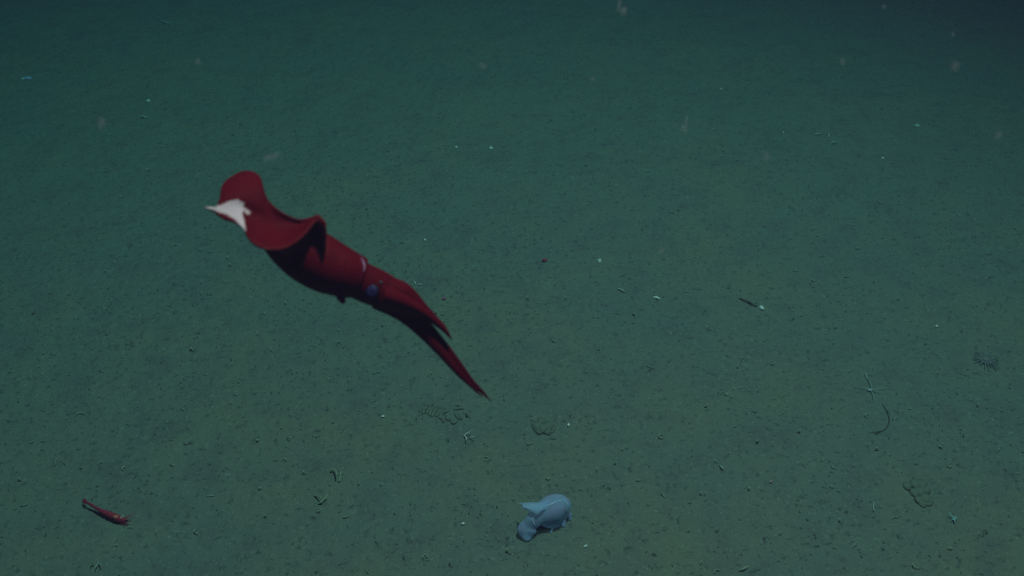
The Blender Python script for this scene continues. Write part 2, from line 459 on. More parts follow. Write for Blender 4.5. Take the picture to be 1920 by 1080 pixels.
for (x0, y0), (x1, y1) in zip(RL[:-1], RL[1:]):
    t = np.clip(((U - x0) * (x1 - x0) + (V - y0) * (y1 - y0)) / ((x1 - x0) ** 2 + (y1 - y0) ** 2), 0, 1)
    rim = np.maximum(rim, np.exp(-(np.hypot(U - x0 - t * (x1 - x0), V - y0 - t * (y1 - y0)) / 5.0) ** 2))
ra = body.data.attributes.new('rim', 'FLOAT', 'POINT'); ra.data.foreach_set('value', rim.astype(np.float32))
# eye on the head's near side
ax_r, ax_u = R[:, 0], R[:, 1]
EY = np.stack([ax_r, ax_u, VIEW])
ec = surf(body, 697, 546, -.001)
eye_g = Geo(); eye_g.add(*ball(ec, (.0130, .0120, .0045), 24, 12, 0, EY))
eye = eye_g.build('eye', M['eyering'], squid, tuple(ec))
eye['label'] = 'round eye with dark rim and blue iris'
ec2 = ec + VIEW * .0032
ig = Geo(); ig.add(*ball(ec2, (.0090, .0086, .0018), 20, 10, 0, EY))
def child2(g, name, m, par, o):
    ob = g.build(name, m, None, tuple(o)); ob.parent = par
    ob.location = Vector(o) - par.location - par.parent.location
    return ob
child2(ig, 'iris', M['iris'], eye, ec2)
ec3 = ec2 + VIEW * .0014
lg = Geo(); lg.add(*ball(ec3, (.0030, .0030, .0009), 14, 8, 0, EY)); child2(lg, 'lens', M['lens'], eye, ec3)
og = Geo(); oc = surf(body, 713, 530); og.add(*ball(oc, (.0040, .0028, .0016), 12, 8, .1, EY))
og.build('light_organ', M['organ2'], squid, tuple(oc))
# pale edge of the mantle collar, along its upper near side
cg = Geo(); cp = catmull([surf(body, x, y, .0004) for x, y in ((676, 483.5), (680, 489), (682.5, 496), (683, 503), (681.5, 510))], 18)
wv = np.sin(np.linspace(.15, math.pi - .1, 18)) * .0011 + .0002
cg.add(*loft(cp, wv, wv * .7, VIEW, 8)); cg.build('collar_edge', M['collar'], squid, tuple(cp[8]))

# ------------------------------------------------------------------ the sea cucumber
o0 = gp(1020, 1000)
cuke = tag(empty('sea_cucumber', o0), 'translucent pale blue sea cucumber with a raised sail, grazing on the mud', 'sea cucumber')
G = Geo()
def cl(st, n=30, flat=1.0, seg=20, geo=None):
    S = catmull(np.array(st, float), n)                    # px, py, height above the floor, radius px
    P = np.array([gp(a[0], a[1], a[2]) for a in S])
    r = np.maximum(S[:, 3], .5) * np.array([mpp(p) for p in P])
    (geo or G).add(*loft(P, r, r * flat, VIEW, seg))
cl([(1004, 972, .032, 13), (1015, 966, .036, 21), (1030, 958, .038, 27), (1046, 953, .037, 27), (1057, 954, .033, 21), (1066, 960, .026, 9)], 40, .85, 28)
cl([(1022, 964, .042, 20), (1009, 967, .046, 18), (1000, 976, .038, 15.5), (993, 984, .028, 15), (989, 990, .021, 18), (988, 997, .015, 18.5), (988, 1006, .009, 11), (990, 1014, .004, 4.5)], 30, .5)
# sail: flap of fused papillae pointing left above the neck
sl = [[(1030, 936, .062), (1012, 943, .058), (992, 943, .056), (977, 945, .055)],
      [(1029, 945, .066), (1012, 950, .064), (994, 949, .062), (980, 949, .060)],
      [(1024, 954, .066), (1012, 957, .066), (998, 955, .064), (981, 951, .061)],
      [(1018, 960, .060), (1009, 963, .061), (999, 960, .060), (984, 954, .058)]]
sail_pts = [[gp(x, y, h + (-.004, .003, .006, .006)[c]) for c, (x, y, h) in enumerate(r)] for r in sl]
SG = Geo(); SG.add(*sheet(sail_pts, .0030, 24, 30))
cl([(981, 945, .061, 1.8), (976, 944, .056, 1.2), (972, 945, .061, .6)], 8, 1, 8, SG)
cl([(984, 951, .063, 1.8), (979, 953, .061, 1.4), (977, 955, .059, .7)], 8, 1, 8, SG)
# belly and walking feet
cl([(1012, 973, .028, 8), (1024, 978, .024, 10), (1034, 981, .020, 9), (1046, 976, .020, 8)], 16, .8)
cl([(1034, 978, .018, 5), (1036, 989, .007, 3.4), (1032, 1000, .001, 1.8)], 12, .9, 12)
cl([(1054, 966, .018, 8), (1056, 977, .008, 6), (1057, 989, .001, 3.0)], 12, .9, 12)
cl([(1062, 964, .016, 7), (1068, 970, .007, 4.6), (1071, 977, .001, 2.2)], 12, .9, 12)
cl([(1046, 974, .014, 6), (1050, 980, .006, 4), (1051, 986, .001, 1.6)], 12, .9, 12)
for a, b in (((1048, 976), (1047, 990)), ((1065, 962), (1074, 966)), ((1041, 980), (1042, 991))):
    cl([(*a, .014, 4), ((a[0] + b[0]) / 2, (a[1] + b[1]) / 2, .007, 2.8), (*b, .001, 1.5)], 8, .9, 10)
cl([(994, 1002, .006, 8), (999, 1007, .002, 3)], 6, .9, 10)
cl([(978, 990, .012, 8), (973, 997, .004, 3)], 6, .9, 10)
cbody = remesh(G, 'body', M['jelly'], cuke, tuple(o0), .0018, 4)
GG = Geo(); cl([(1014, 967, .040, 7), (1026, 960, .042, 13), (1042, 955, .041, 16), (1054, 955, .037, 11), (1060, 958, .032, 4)], 24, .8, 16, GG)
GG.build('gut', mat('gut_skin', (0.50, 0.28, 0.44), .7, .1, .5, 90), cuke, tuple(gp(1040, 955, .04)))['label'] = 'mauve gut showing through the skin'
SG.build('sail', mat('sail_skin', (0.46, 0.66, 0.96), .6, .1, .2, 60, alpha=.48), cuke, tuple(gp(1000, 952, .066)))
RM = mat('ridge_skin', (0.50, 0.68, 0.92), .6, .2)
for pts in ([(1019, 952), (1033, 946), (1045, 940), (1058, 937)], [(1058, 937), (1063, 944), (1066, 953)], [(1003, 985), (998, 975), (1004, 967)]):
    P = catmull([surf(cbody, x, y, .0006) for x, y in pts], 14); w = .0016 * (.3 + .7 * np.sin(np.linspace(.2, 2.9, 14)))
    g = Geo(); g.add(*loft(P, w, w * .7, VIEW, 8)); g.build('body_ridge', RM, cuke, tuple(P[7]))

# ------------------------------------------------------------------ the shrimp
o1 = gp(212, 976)
shrimp = tag(empty('shrimp', o1), 'small dark red shrimp with orange spot resting on the mud', 'shrimp')
G = Geo()
path = [(160, 941, .017, 1.6), (170, 946, .016, 2.8), (178, 951, .014, 3.0), (186, 956, .013, 3.8), (196, 961, .012, 5.6), (205, 965, .011, 6.8), (214, 969, .011, 7.6), (222, 973, .010, 7.6), (230, 975, .010, 5.0), (240, 977, .010, 1.2)]
S = catmull(np.array(path), 60)
P = np.array([gp(*a[:3]) for a in S]); r = .88 * S[:, 3] * np.array([mpp(p) for p in P])
seg_t = np.linspace(0, 1, 60); r = r * (1 + 0.24 * np.where(seg_t < .62, np.abs(np.sin(seg_t * 10 * math.pi)) - .5, 0))
G.add(*loft(P, r, r * 1.0, VIEW, 18))
sbody = G.build('body', M['shrimp'], shrimp, tuple(gp(205, 965, .012)))
for a, b, w in (((162, 942), (154, 937), 2.6), ((163, 940), (157, 935), 2.0), ((161, 944), (154, 941), 2.0)):
    g = Geo(); P = np.array([gp(*a, .017), gp((a[0] + b[0]) / 2, (a[1] + b[1]) / 2, .017), gp(*b, .016)]); w_ = np.array([1, w, .8]) * mpp(P[1])
    g.add(*loft(P, w_, w_ * .3, VIEW, 8)); g.build('tail_fan_blade', M['shrimp'], shrimp, tuple(P[1]))
bpy.context.view_layer.update()
sc_ = surf(sbody, 217, 969.5)
g = Geo(); g.add(*ball(sc_, (.0070, .0046, .0026), 14, 9, .05, EY)); g.build('orange_spot', M['organ'], shrimp, tuple(sc_))
for x, y in ((227, 970.5), (230.5, 967.5)):
    c = gp(x, y, .016); g = Geo(); g.add(*ball(c, .0017, 10, 8)); g.build('eye', M['glint'], shrimp, tuple(c))
for k, (a, m_, b) in enumerate([((232, 973), (243, 966), (256, 963)), ((232, 974), (242, 969), (249, 970)), ((233, 976), (241, 974), (247, 979))]):
    g = Geo(); P = catmull(np.array([gp(*a, .012), gp(*m_, .016), gp(*b, .010)]), 12); w_ = np.linspace(.0011, .0004, 12); g.add(*loft(P, w_, None, VIEW, 5)); g.build('antenna', M['shrimp'], shrimp, tuple(P[6]))
for k in range(5):
    x = 207 + k * 6; y = 970 + k * 1.7; g = Geo()
    P = np.array([gp(x, y, .008), gp(x + 3, y + 6, .006), gp(x + 5 + k, y + 9, 0)]); w_ = np.array([.0016, .0012, .0006]); g.add(*loft(P, w_, None, VIEW, 6)); g.build('leg', M['shrimp'], shrimp, tuple(P[1]))

# ------------------------------------------------------------------ brittle star, anemone
o2 = gp(1633, 731)
star = tag(empty('brittle_star', o2), 'pale brittle star with thin spread arms above the curved dark stalk', 'brittle star')
g = Geo(); g.add(*ball(gp(1631, 731, .004), (.0070, .0055, .003), 14, 8, .1)); g.build('disc', M['star'], star, tuple(o2))
for pts in ([(1635, 730), (1632, 718), (1626, 706), (1617, 699), (1606, 694)], [(1630, 731), (1620, 727), (1609, 726), (1598, 725)],
            [(1636, 730), (1650, 728), (1662, 728), (1675, 730)], [(1636, 732), (1646, 733), (1657, 738)], [(1634, 733), (1638, 744), (1640, 754)]):
    P = catmull(np.array([gp(x, y, .004 + .004 * math.sin(k * 1.5)) for k, (x, y) in enumerate(pts)]), 20)
    w_ = np.linspace(.0011, .0004, 20); g = Geo(); g.add(*loft(P, w_, None, None, 6)); g.build('arm', M['star'], star, tuple(P[0]))

o3 = gp(1848, 676)
anem = tag(empty('sea_anemone', o3), 'faint grey sea anemone with a ring of short tentacles near the right edge', 'sea anemone')
g = Geo(); cc = gp(1849, 674, .007); AS = .66
aw = np.array([.026, .025, .030, .018]) * AS
g.add(*loft([cc - (0, 0, .010), cc - (0, 0, .005), cc, cc + (0, 0, .002)], aw, aw, (0, 1, 0), 24)); g.build('column', M['anem'], anem, tuple(cc))
g = Geo(); g.add(*ball(cc + (0, 0, .003), (.011, .011, .002), 16, 8)); g.build('mouth_disc', mat('mouth_skin', (.19, .19, .17), .6, alpha=.9), anem, tuple(cc))
for k in range(22):
    a = 2 * math.pi * k / 22 + rng.uniform(-.08, .08); d = np.array([math.cos(a), math.sin(a), 0]); l = rng.uniform(.8, 1.15)
    P = catmull(np.array([cc + d * .024 * AS, cc + d * .040 * AS * l + (0, 0, .002), cc + d * .058 * AS * l + (0, 0, -.005)]), 9)
    w_ = np.linspace(.0026, .0012, 9); g = Geo(); g.add(*loft(P, w_, None, None, 6)); g.build('tentacle', M['anem'], anem, tuple(P[0]))

# ------------------------------------------------------------------ things traced on the floor
def strand(name, pts, rpx, m, label, cat, group=None, lift=.002, taper=.5, bow=.004, seg=7):
    k = len(pts)
    P = np.array([gp(x, y, lift + bow * math.sin(math.pi * i / max(1, k - 1))) for i, (x, y) in enumerate(pts)])
    P = catmull(P, max(10, 5 * k)); n = len(P); s = mpp(P[n // 2])
    t = np.linspace(0, 1, n); w = rpx * s * (1 - (1 - taper) * np.abs(t * 2 - 1) ** 2) * (1 + .12 * np.sin(t * 17 + k))
    g = Geo(); g.add(*loft(P, w, w, None, seg)); c = P[n // 2].copy(); c[2] = P[:, 2].min()
    o = g.build(name, m, None, tuple(c))
    return tag(o, label, cat, group)

def shell(px, py, a, b, ang, m, label, cat='shell', group=None, name='shell', wob=.1):
    p = gp(px, py, .003); s = mpp(p) * 1.2; ca, sa = math.cos(ang), math.sin(ang)
    axes = np.array([[ca, sa, 0], [-sa, ca, 0], [0, 0, 1]])
    g = Geo(); v, f = ball((0, 0, 0), (a * s, b * s, min(a, b) * s * .8), 12, 8, wob, axes, int(px)); v[:, 2] += .001 * np.cos(v[:, 0] * 400)
    g.add(v + p, f); o = g.build(name, m, None, tuple(p)); return tag(o, label, cat, group)

strand('curved_stalk', [(1654, 757), (1661, 768), (1667, 783), (1666, 795), (1658, 806), (1645, 810), (1628, 812)], 1.0, M['stick'], 'thin dark curved stalk lying below the brittle star', 'stalk', lift=.0015, bow=.001)
strand('dark_stick', [(1385, 559), (1394, 562), (1404, 566), (1414, 572), (1420, 574)], 1.5, M['stick'], 'dark stick on the mud pointing to a white shell', 'stick', bow=.004)
shell(1428, 577.5, 3.6, 5, .5, M['shell'], 'white oval shell at the end of the dark stick')
shell(1231, 558, 6.2, 2.0, -.35, M['shell'], 'white sliver of shell, long and thin, right of the squid eye')
shell(920.5, 278, 3.2, 2.8, 0, M['shell'], 'bright white shell bit beside a dark hole above the squid arms')
shell(855.5, 276, 2.6, 1.8, 0, M['shell'], 'dimmer white shell bit, left one of the two at mid top')
shell(1066, 797, 2.0, 3.2, -.3, M['shell'], 'white shell chip right of the round mud cast')
shell(718, 781, 3.0, 1.8, .2, M['shell'], 'white shell chip left of the ridged mud cast')
shell(868, 982, 3.0, 2.0, .4, M['shell'], 'white oval shell left of the sea cucumber')
shell(1098, 1024, 3.8, 1.5, .6, M['shell'], 'thin white shell chip right of the sea cucumber, below it')
shell(278, 189, 3.2, 2.0, .4, M['shell'], 'pale shell bit above the short white strand at upper left')
shell(1655, 297, 2.2, 2.2, 0, M['shell'], 'round pale green-white grain at upper right', 'grain', name='pale_grain')
shell(1352, 167, 1.6, 2.2, 0, M['shell'], 'tiny white grain at top right of centre', 'grain', name='pale_grain')
shell(1469, 249, 1.6, 1.6, 0, M['shell'], 'tiny white grain between the blurred flake and the pale arcs', 'grain', name='pale_grain')
shell(797, 450, 1.8, 2.2, 0, M['shell'], 'tiny white grain just above the squid head', 'grain', name='pale_grain')
shell(1756, 612, 2.0, 2.0, 0, M['shell'], 'tiny white grain left of the sea anemone, higher up', 'grain', name='pale_grain')
shell(1720, 236, 5, 3.6, 0, M['pale'], 'pale lump in a dark patch at upper right', 'lump', name='pale_lump')
shell(1021, 488, 4.5, 3.4, .3, M['redbit'], 'dull red speck on the mud right of the squid head', 'fragment', name='red_fragment')
shell(832, 560, 3.4, 2.4, .8, mat('purple_bit', (.40, .10, .22), .5), 'small purple fragment right above the squid arms', 'fragment', name='purple_fragment')
shell(1446, 903, 3.8, 1.6, .9, mat('pink_bit', (.55, .30, .28), .6), 'small pink flake right of the dark round hole', 'fragment', name='pink_flake')
shell(52, 147, 6.5, 4.0, .2, M['bluejelly'], 'small pale blue jelly blob at the upper left edge', 'jelly', name='jelly_blob', wob=.3)
shell(43, 148, 3, 1.5, .1, M['shell'], 'tiny white tip beside the blue jelly blob', 'fragment', name='white_fragment')
# ring shell
p = gp(1124.5, 489, .004); s = mpp(p); a = np.linspace(0, 2 * math.pi, 15)[:-1]
g = Geo(); P = np.array([p + ax_r * 2.3 * s * math.cos(t) + ax_u * 2.3 * s * math.sin(t) for t in np.linspace(.3, 2 * math.pi - .1, 18)]); g.add(*loft(P, np.full(18, 1.6 * s), None, VIEW, 7))
tag(g.build('ring_shell', M['shell'], None, tuple(p)), 'white ring-shaped shell right of the red speck', 'shell')

strand('pale_worm', [(1156, 541), (1163, 542), (1168, 545), (1173, 548)], 1.5, M['pale'], 'pale thin worm left of the white sliver shell', 'worm')
strand('pale_worm', [(260, 219), (266, 217), (271, 220), (277, 219)], 1.4, M['pale'], 'short white wavy strand at upper left', 'worm')
strand('pale_worm', [(296, 35), (303, 39), (312, 42), (320, 43)], 1.3, M['pale'], 'long faint strand at the top left', 'worm')
strand('pale_worm', [(1528, 253), (1534, 250), (1541, 252)], 1.3, M['pale'], 'pale arc at upper right, left one of two facing arcs', 'worm')
strand('pale_worm', [(1551, 248), (1554, 252), (1553, 257)], 1.3, M['pale'], 'pale arc at upper right, right one of two facing arcs', 'worm')
strand('pale_worm', [(1558, 269), (1564, 266), (1570, 268)], 1.2, M['pale'], 'faint pale arc below the two facing arcs', 'worm')
strand('pale_worm', [(1349, 871), (1353, 876), (1357, 881)], 1.5, M['pale'], 'short straight pale strand left of the dark round hole', 'worm')
strand('pale_worm', [(1386, 1070), (1395, 1066), (1403, 1062)], 2.2, M['tube'], 'pale straight strand at the bottom edge right of centre', 'worm')
def branched(label, origin_px, arms_px, r, m):
    o = tag(empty('branched_tube', gp(*origin_px)), label, 'tube')
    for pts in arms_px:
        P = np.array([gp(x, y, .003 + .006 * k) for k, (x, y) in enumerate(pts)]); P = catmull(P, 9); w = np.linspace(r, r * .6, 9) * mpp(P[0])
        g = Geo(); g.add(*loft(P, w, None, None, 6)); g.build('branch', m, o, tuple(P[0]))
branched('pale forked tube at the bottom left below the shrimp', (184, 1056), [[(184, 1056), (185, 1050), (187, 1045)], [(184, 1056), (181, 1061), (178, 1065)], [(184, 1056), (188, 1058), (190, 1060)]], 1.3, M['pale'])
branched('dull short tube left of the pale forked tube', (174, 1057), [[(176, 1060), (173, 1056), (171, 1051)], [(173, 1057), (170, 1061)]], 1.2, M['tube'])
branched('white branching strands below the ridged mud cast', (871, 816), [[(871, 816), (876, 812), (883, 809), (885, 806)], [(870, 816), (874, 820), (874, 825)], [(880, 821), (885, 819), (890, 819)]], 1.1, M['shell'])
branched('pale V-shaped strands right of the squid arm tips', (1373, 742), [[(1366, 742), (1361, 737), (1357, 733)], [(1371, 745), (1374, 740), (1375, 736)], [(1376, 731), (1376, 724)], [(1387, 728), (1390, 723)]], 1.0, M['pale'])
branched('pale fork of thin strands right of the squid arms', (1393, 671), [[(1391, 672), (1388, 668)], [(1394, 672), (1396, 667), (1398, 665)], [(1402, 673), (1404, 667)]], 1.0, M['pale'])
branched('small white strands beside the squid arms', (780, 532), [[(779, 533), (777, 527), (776, 525)], [(784, 534), (790, 532)], [(772, 535), (774, 533)]], 1.0, M['shell'])
branched('cyan tuft with short spikes at the lower right', (1790, 973), [[(1790, 973), (1790, 978)], [(1789, 972), (1784, 967), (1779, 960)], [(1790, 972), (1795, 971)], [(1789, 973), (1785, 974)], [(1790, 972), (1792, 967)]], 1.5, M['cyan'])
branched('crossed olive tubes above the bottom, right of the shrimp', (603, 930), [[(600, 943), (608, 936), (614, 927)], [(590, 929), (596, 931), (602, 933)], [(597, 944), (605, 941)]], 1.7, M['tube'])
branched('upright olive tubes left of the centre bottom', (636, 895), [[(636, 903), (638, 893), (640, 882), (645, 879)], [(620, 884), (625, 880), (630, 884), (632, 891)]], 2.0, M['tube'])

# mud casts: coils and lobes squeezed out on the sea floor
def cast(label, base, coils, lobes):
    o = tag(empty('mud_cast', gp(*base)), label, 'mud cast')
    for pts, r in coils:
        P = np.array([gp(x + rng.uniform(-1, 1), y + rng.uniform(-1.6, 1.6), .001) for x, y in pts]); P = catmull(P, 12); s = mpp(P[0]); t = np.linspace(0, 1, 12)
        w = r * s * (1 - .45 * np.abs(2 * t - 1) ** 3); g = Geo(); g.add(*loft(P, w, w * .9, None, 10)); g.build('coil', M['cast'], o, tuple(P[5]))
    for k, (x, y, r) in enumerate(lobes):
        p = gp(x, y, .002); s = mpp(p); g = Geo(); g.add(*ball(p, (r * s * 1.2, r * s * 1.6, r * s * .7), 14, 9, .07, None, k)); g.build('lobe', M['cast'], o, tuple(p))
rib = [([(787 + k * 6.2 + 9, 757 + k * 1.4), (787 + k * 6.2 + 4, 765 + k * 1.4), (787 + k * 6.2 - 1, 774 + k * 1.6)], 3.7) for k in range(7)]
rib += [([(826, 767), (830, 771), (835, 774), (842, 770)], 3.2), ([(827, 779), (830, 786), (832, 792)], 3.6), ([(836, 778), (839, 786), (842, 789)], 3.6), ([(845, 785), (849, 792), (852, 793), (857, 788)], 3.4),
        ([(853, 776), (857, 781), (861, 786)], 3.2), ([(860, 776), (864, 781), (866, 787)], 3.2), ([(866, 776), (873, 774), (879, 779), (881, 783)], 2.8), ([(851, 768), (860, 766), (869, 767)], 3.2), ([(852, 761), (858, 760), (866, 763)], 2.6)]
cast('long ridged mud cast of coiled ribbons below the squid arms', (832, 775), rib, [])
cast('low round mud cast of lobes right of the ridged cast', (1020, 803), [([(997, 792), (1001, 801), (1006, 811), (1012, 815)], 3.4), ([(1038, 797), (1039, 803), (1035, 809), (1028, 812)], 3.2), ([(1031, 820), (1036, 823), (1043, 821)], 2.4)],
     [(1008, 798, 8), (1019, 803, 9), (1029, 799, 8), (1015, 790, 7), (1027, 809, 6), (1012, 808, 6)])
cast('knobbly mud cast of round lobes at the lower right', (1722, 925), [([(1734, 944), (1743, 946), (1747, 938)], 4.0)],
     [(1701, 911, 7), (1716, 908, 8), (1728, 909, 9), (1715, 924, 7.5), (1725, 922, 8), (1736, 918, 7), (1724, 938, 7), (1736, 935, 9), (1730, 945, 6), (1744, 940, 5)])

# observed worm tubes and bits, one object each: (px, py, shape) ; shapes: h hook, r ring, s straight, c club, d dark hook
OBS = """283,833,s 308,793,h 327,870,h 235,880,h 189,870,r 340,772,h 575,890,c 533,865,h 493,917,c 393,931,s 293,996,s 245,993,h 45,947,h 373,997,h
42,903,c 502,970,c 597,958,r 217,1027,h 105,867,s 488,827,c 538,823,c 633,887,h 1170,845,h 802,883,h 842,880,h 913,857,r 1118,887,c 1028,898,r 1088,922,h
1140,920,d 1243,930,s 647,967,h 672,908,r 797,1045,r 695,1072,h 850,1060,d 767,965,h 955,1038,c 1225,1045,d 1240,820,r 835,828,d 1197,900,h 1150,873,c
993,832,r 900,967,h 1402,917,c 1377,800,r 1493,812,c 1625,781,r 1538,863,h 1648,845,c 1565,877,h 1342,995,d 1290,997,r 1315,1058,r 1347,1075,h 1465,1003,h
1577,982,c 1680,975,h 1588,961,d 1602,1023,s 1637,950,s 1845,1000,d 1720,1062,h 1780,1028,r 1317,930,c 1423,827,c 1887,883,d 1768,843,c 1780,876,r 1877,847,h
1560,913,r 1345,866,h 1530,442,h 1608,466,r 1492,508,h 1465,493,r 1525,527,r 1417,568,r 1682,560,h 1827,572,h 1332,617,h 1570,617,c 1447,682,r 1383,688,c
1623,707,s 1490,602,d 1732,647,c 1588,520,s 1637,530,c 1573,410,s 1593,422,s 1527,430,s 1795,403,s 1288,550,h 393,473,r 195,457,s 327,462,r 423,488,c
435,498,c 172,427,h 402,450,h 267,418,s 363,658,c 307,663,c 512,660,c 538,572,c 570,562,r 493,590,r 97,618,s 80,663,h 83,700,s 193,697,h 18,700,h
488,627,h 60,588,d 230,370,h 67,377,s 378,555,c 382,430,d 310,270,h 257,310,h 278,320,r 110,313,h 115,90,h 207,255,r 163,163,r 573,312,r 1063,146,h
822,173,h 928,213,h 942,274,h 892,297,s 1000,310,h 955,310,s 825,280,r 1097,310,c 1215,323,r 1203,153,h 1240,82,s 755,25,d 1100,110,d 1645,153,h 1117,243,d
1367,542,d 820,590,c 1040,640,h 990,560,r 1100,700,h 700,700,h 560,760,s 440,740,h 150,780,h 60,830,r 950,470,h 1010,420,h 1220,690,s 1260,400,r 1060,560,c
958,600,h 1185,590,c 925,655,r 1320,760,h 890,385,h 1140,505,h 1155,590,h 690,420,r 720,640,d 640,620,h 740,270,h 470,250,h 690,330,s 590,210,h 1440,380,h
1830,760,c 1705,770,h 1850,520,d 1900,430,h 1500,150,d 1380,300,h 1790,330,h 1650,380,s""".split()
LM = [('the red shrimp', 205, 965), ('the sea cucumber', 1022, 970), ('the squid tail', 440, 390), ('the squid mantle', 590, 490), ('the squid arm tips', 910, 740), ('the ridged mud cast', 832, 775),
      ('the knobbly mud cast', 1720, 925), ('the brittle star', 1633, 730), ('the sea anemone', 1848, 675), ('the dark stick', 1403, 566), ('the sliver shell', 1231, 558), ('the ring shell', 1125, 489),
      ('the facing arcs', 1543, 252), ('the pale lump', 1720, 236), ('the bright shell bit', 920, 278), ('the blue jelly blob', 52, 147), ('the wavy white strand', 268, 219), ('the dark round hole', 1408, 883), ('the forked tube', 183, 1055), ('the round mud cast', 1020, 803)]
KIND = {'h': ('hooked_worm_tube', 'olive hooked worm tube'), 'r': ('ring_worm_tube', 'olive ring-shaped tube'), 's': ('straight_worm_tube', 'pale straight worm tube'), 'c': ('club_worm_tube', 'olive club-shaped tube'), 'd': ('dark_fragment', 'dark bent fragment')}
seen = {}
for k, e in enumerate(OBS):
    x, y, t = e.split(','); x, y = float(x), float(y)
    p = gp(x, y); s = mpp(gp(x, 800)) * rng.uniform(.85, 1.25); a0 = rng.uniform(0, 6.28)
    d, nm, lx, ly = min((math.hypot(x - X_, y - Y_), n_, X_, Y_) for n_, X_, Y_ in LM)
    side = ('right of' if x > lx else 'left of') if abs(x - lx) > abs(y - ly) else ('below' if y > ly else 'above')
    far = ' well' if d > 150 else ''
    name, txt = KIND[t]
    label = f'{txt} on the mud{far} {side} {nm}'
    if t in 'hd':
        q = np.linspace(0, rng.uniform(1.4, 2.9), 10); rr = rng.uniform(3.2, 6.5) * s
        P = np.stack([np.cos(q + a0) * rr, np.sin(q + a0) * rr * .8, .0022 + .003 * np.sin(np.linspace(0, 3.1, 10))], -1); w = np.linspace(1.05, .5, 10) * s * (.75 if t == 'd' else 1)
    elif t == 'r':
        q = np.linspace(0, rng.uniform(3.2, 5.4), 14); rr = rng.uniform(2.2, 4.0) * s
        P = np.stack([np.cos(q + a0) * rr, np.sin(q + a0) * rr, .004 + .0015 * np.sin(q)], -1); w = np.linspace(1.05, .6, 14) * s
    elif t == 's':
        l = rng.uniform(6, 10) * s; u = np.linspace(-1, 1, 8); P = np.stack([u * l * math.cos(a0), u * l * math.sin(a0), .002 + .002 * (1 - u * u)], -1); P[:, 0] += .15 * l * u * u; w = np.linspace(.85, .5, 8) * s
    else:
        l = rng.uniform(5, 8) * s; u = np.linspace(0, 1, 9); P = np.stack([u * l * math.cos(a0), u * l * math.sin(a0), .001 + .009 * u], -1); w = np.array([.5, .6, .7, .8, 1.0, 1.5, 2.0, 1.9, .8]) * s
    g = Geo(); g.add(*loft(P + p, w, w, None, 7))
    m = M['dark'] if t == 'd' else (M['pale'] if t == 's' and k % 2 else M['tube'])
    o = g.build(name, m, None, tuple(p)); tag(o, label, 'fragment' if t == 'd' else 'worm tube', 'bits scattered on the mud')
    seen.setdefault(label, []).append((x, o))
ORD = ['leftmost', 'second from left', 'third from left', 'fourth from left', 'fifth from left', 'sixth from left']
for label, os_ in seen.items():
    os_.sort(key=lambda e: e[0])
    if len(os_) > 1:
        for r_, (x, o) in enumerate(os_): o['label'] = label + ', ' + (ORD[r_] if r_ < len(os_) - 1 or r_ > 5 else 'rightmost')
        for x, o in os_:
            if len(o['label'].split()) > 16: o['label'] = o['label'].replace(' on the mud', '')

# ------------------------------------------------------------------ uncountable grit
def grit(name, N, mkey, label, lmin, lmax, rad, seg, npt, curl, area):
    g_v = []; g_f = []; x0, x1, y0, y1 = area
    xs = rng.uniform(x0, x1, N * 3); ys = rng.uniform(y0, y1, N * 3)
    keep = np.where(vnoise(xs * 2.3, ys * 2.3, 91) + .8 * vnoise(xs * 7, ys * 7, 92) + rng.uniform(-.9, .9, N * 3) > 0)[0][:N]
    xs, ys = xs[keep], ys[keep]; zs = floor_z(xs, ys); N = len(xs)
    L_ = rng.uniform(lmin, lmax, N) * rng.uniform(.5, 1, N); A = rng.uniform(0, 6.28, N); K = rng.normal(0, curl, N); r = rng.uniform(rad * .6, rad * 1.3, N)
    u = np.linspace(-.5, .5, npt)
    ang = A[:, None] + K[:, None] * u[None]
    dx = np.cumsum(np.cos(ang), 1) / npt * L_[:, None]; dy = np.cumsum(np.sin(ang), 1) / npt * L_[:, None]
    tilt = rng.normal(0, .22, N)
    cx = xs[:, None] + dx - dx.mean(1, keepdims=True); cy = ys[:, None] + dy - dy.mean(1, keepdims=True); cz = zs[:, None] + r[:, None] * .4 + u[None] * (L_ * tilt)[:, None]
    a = np.linspace(0, 2 * math.pi, seg, endpoint=False)
    rr = r[:, None] * np.interp(u, [-.5, -.3, .3, .5], [.35, 1, 1, .35])[None]
    vx = cx[..., None] - np.sin(ang)[..., None] * rr[..., None] * np.cos(a); vy = cy[..., None] + np.cos(ang)[..., None] * rr[..., None] * np.cos(a); vz = cz[..., None] + rr[..., None] * np.sin(a)
    v = np.stack([vx, vy, vz], -1).reshape(-1, 3)
    base = (np.arange(N) * npt * seg)[:, None, None, None]
    ii = np.arange(npt - 1)[None, :, None, None]; jj = np.arange(seg)[None, None, :, None]; j2 = (jj + 1) % seg
    q = np.concatenate([base + ii * seg + jj, base + ii * seg + j2, base + (ii + 1) * seg + j2, base + (ii + 1) * seg + jj], -1).reshape(-1)
    me = bpy.data.meshes.new(name); me.vertices.add(len(v)); me.vertices.foreach_set('co', v.ravel())
    nq = len(q) // 4; me.loops.add(len(q)); me.loops.foreach_set('vertex_index', q.astype(np.int32))
    me.polygons.add(nq); me.polygons.foreach_set('loop_start', np.arange(nq, dtype=np.int32) * 4); me.polygons.foreach_set('use_smooth', np.ones(nq, bool))
    me.update(calc_edges=True); me.materials.append(M[mkey])
    o = bpy.data.objects.new(name, me); C.objects.link(o); tag(o, label, 'debris', None, 'stuff')
AREA = (-3.4, 3.4, .7, 7.0)
grit('olive_grit', 9000, 'cast', 'countless tiny mud-coloured crumbs strewn over the sea floor', .005, .020, .0016, 5, 5, 1.6, AREA)
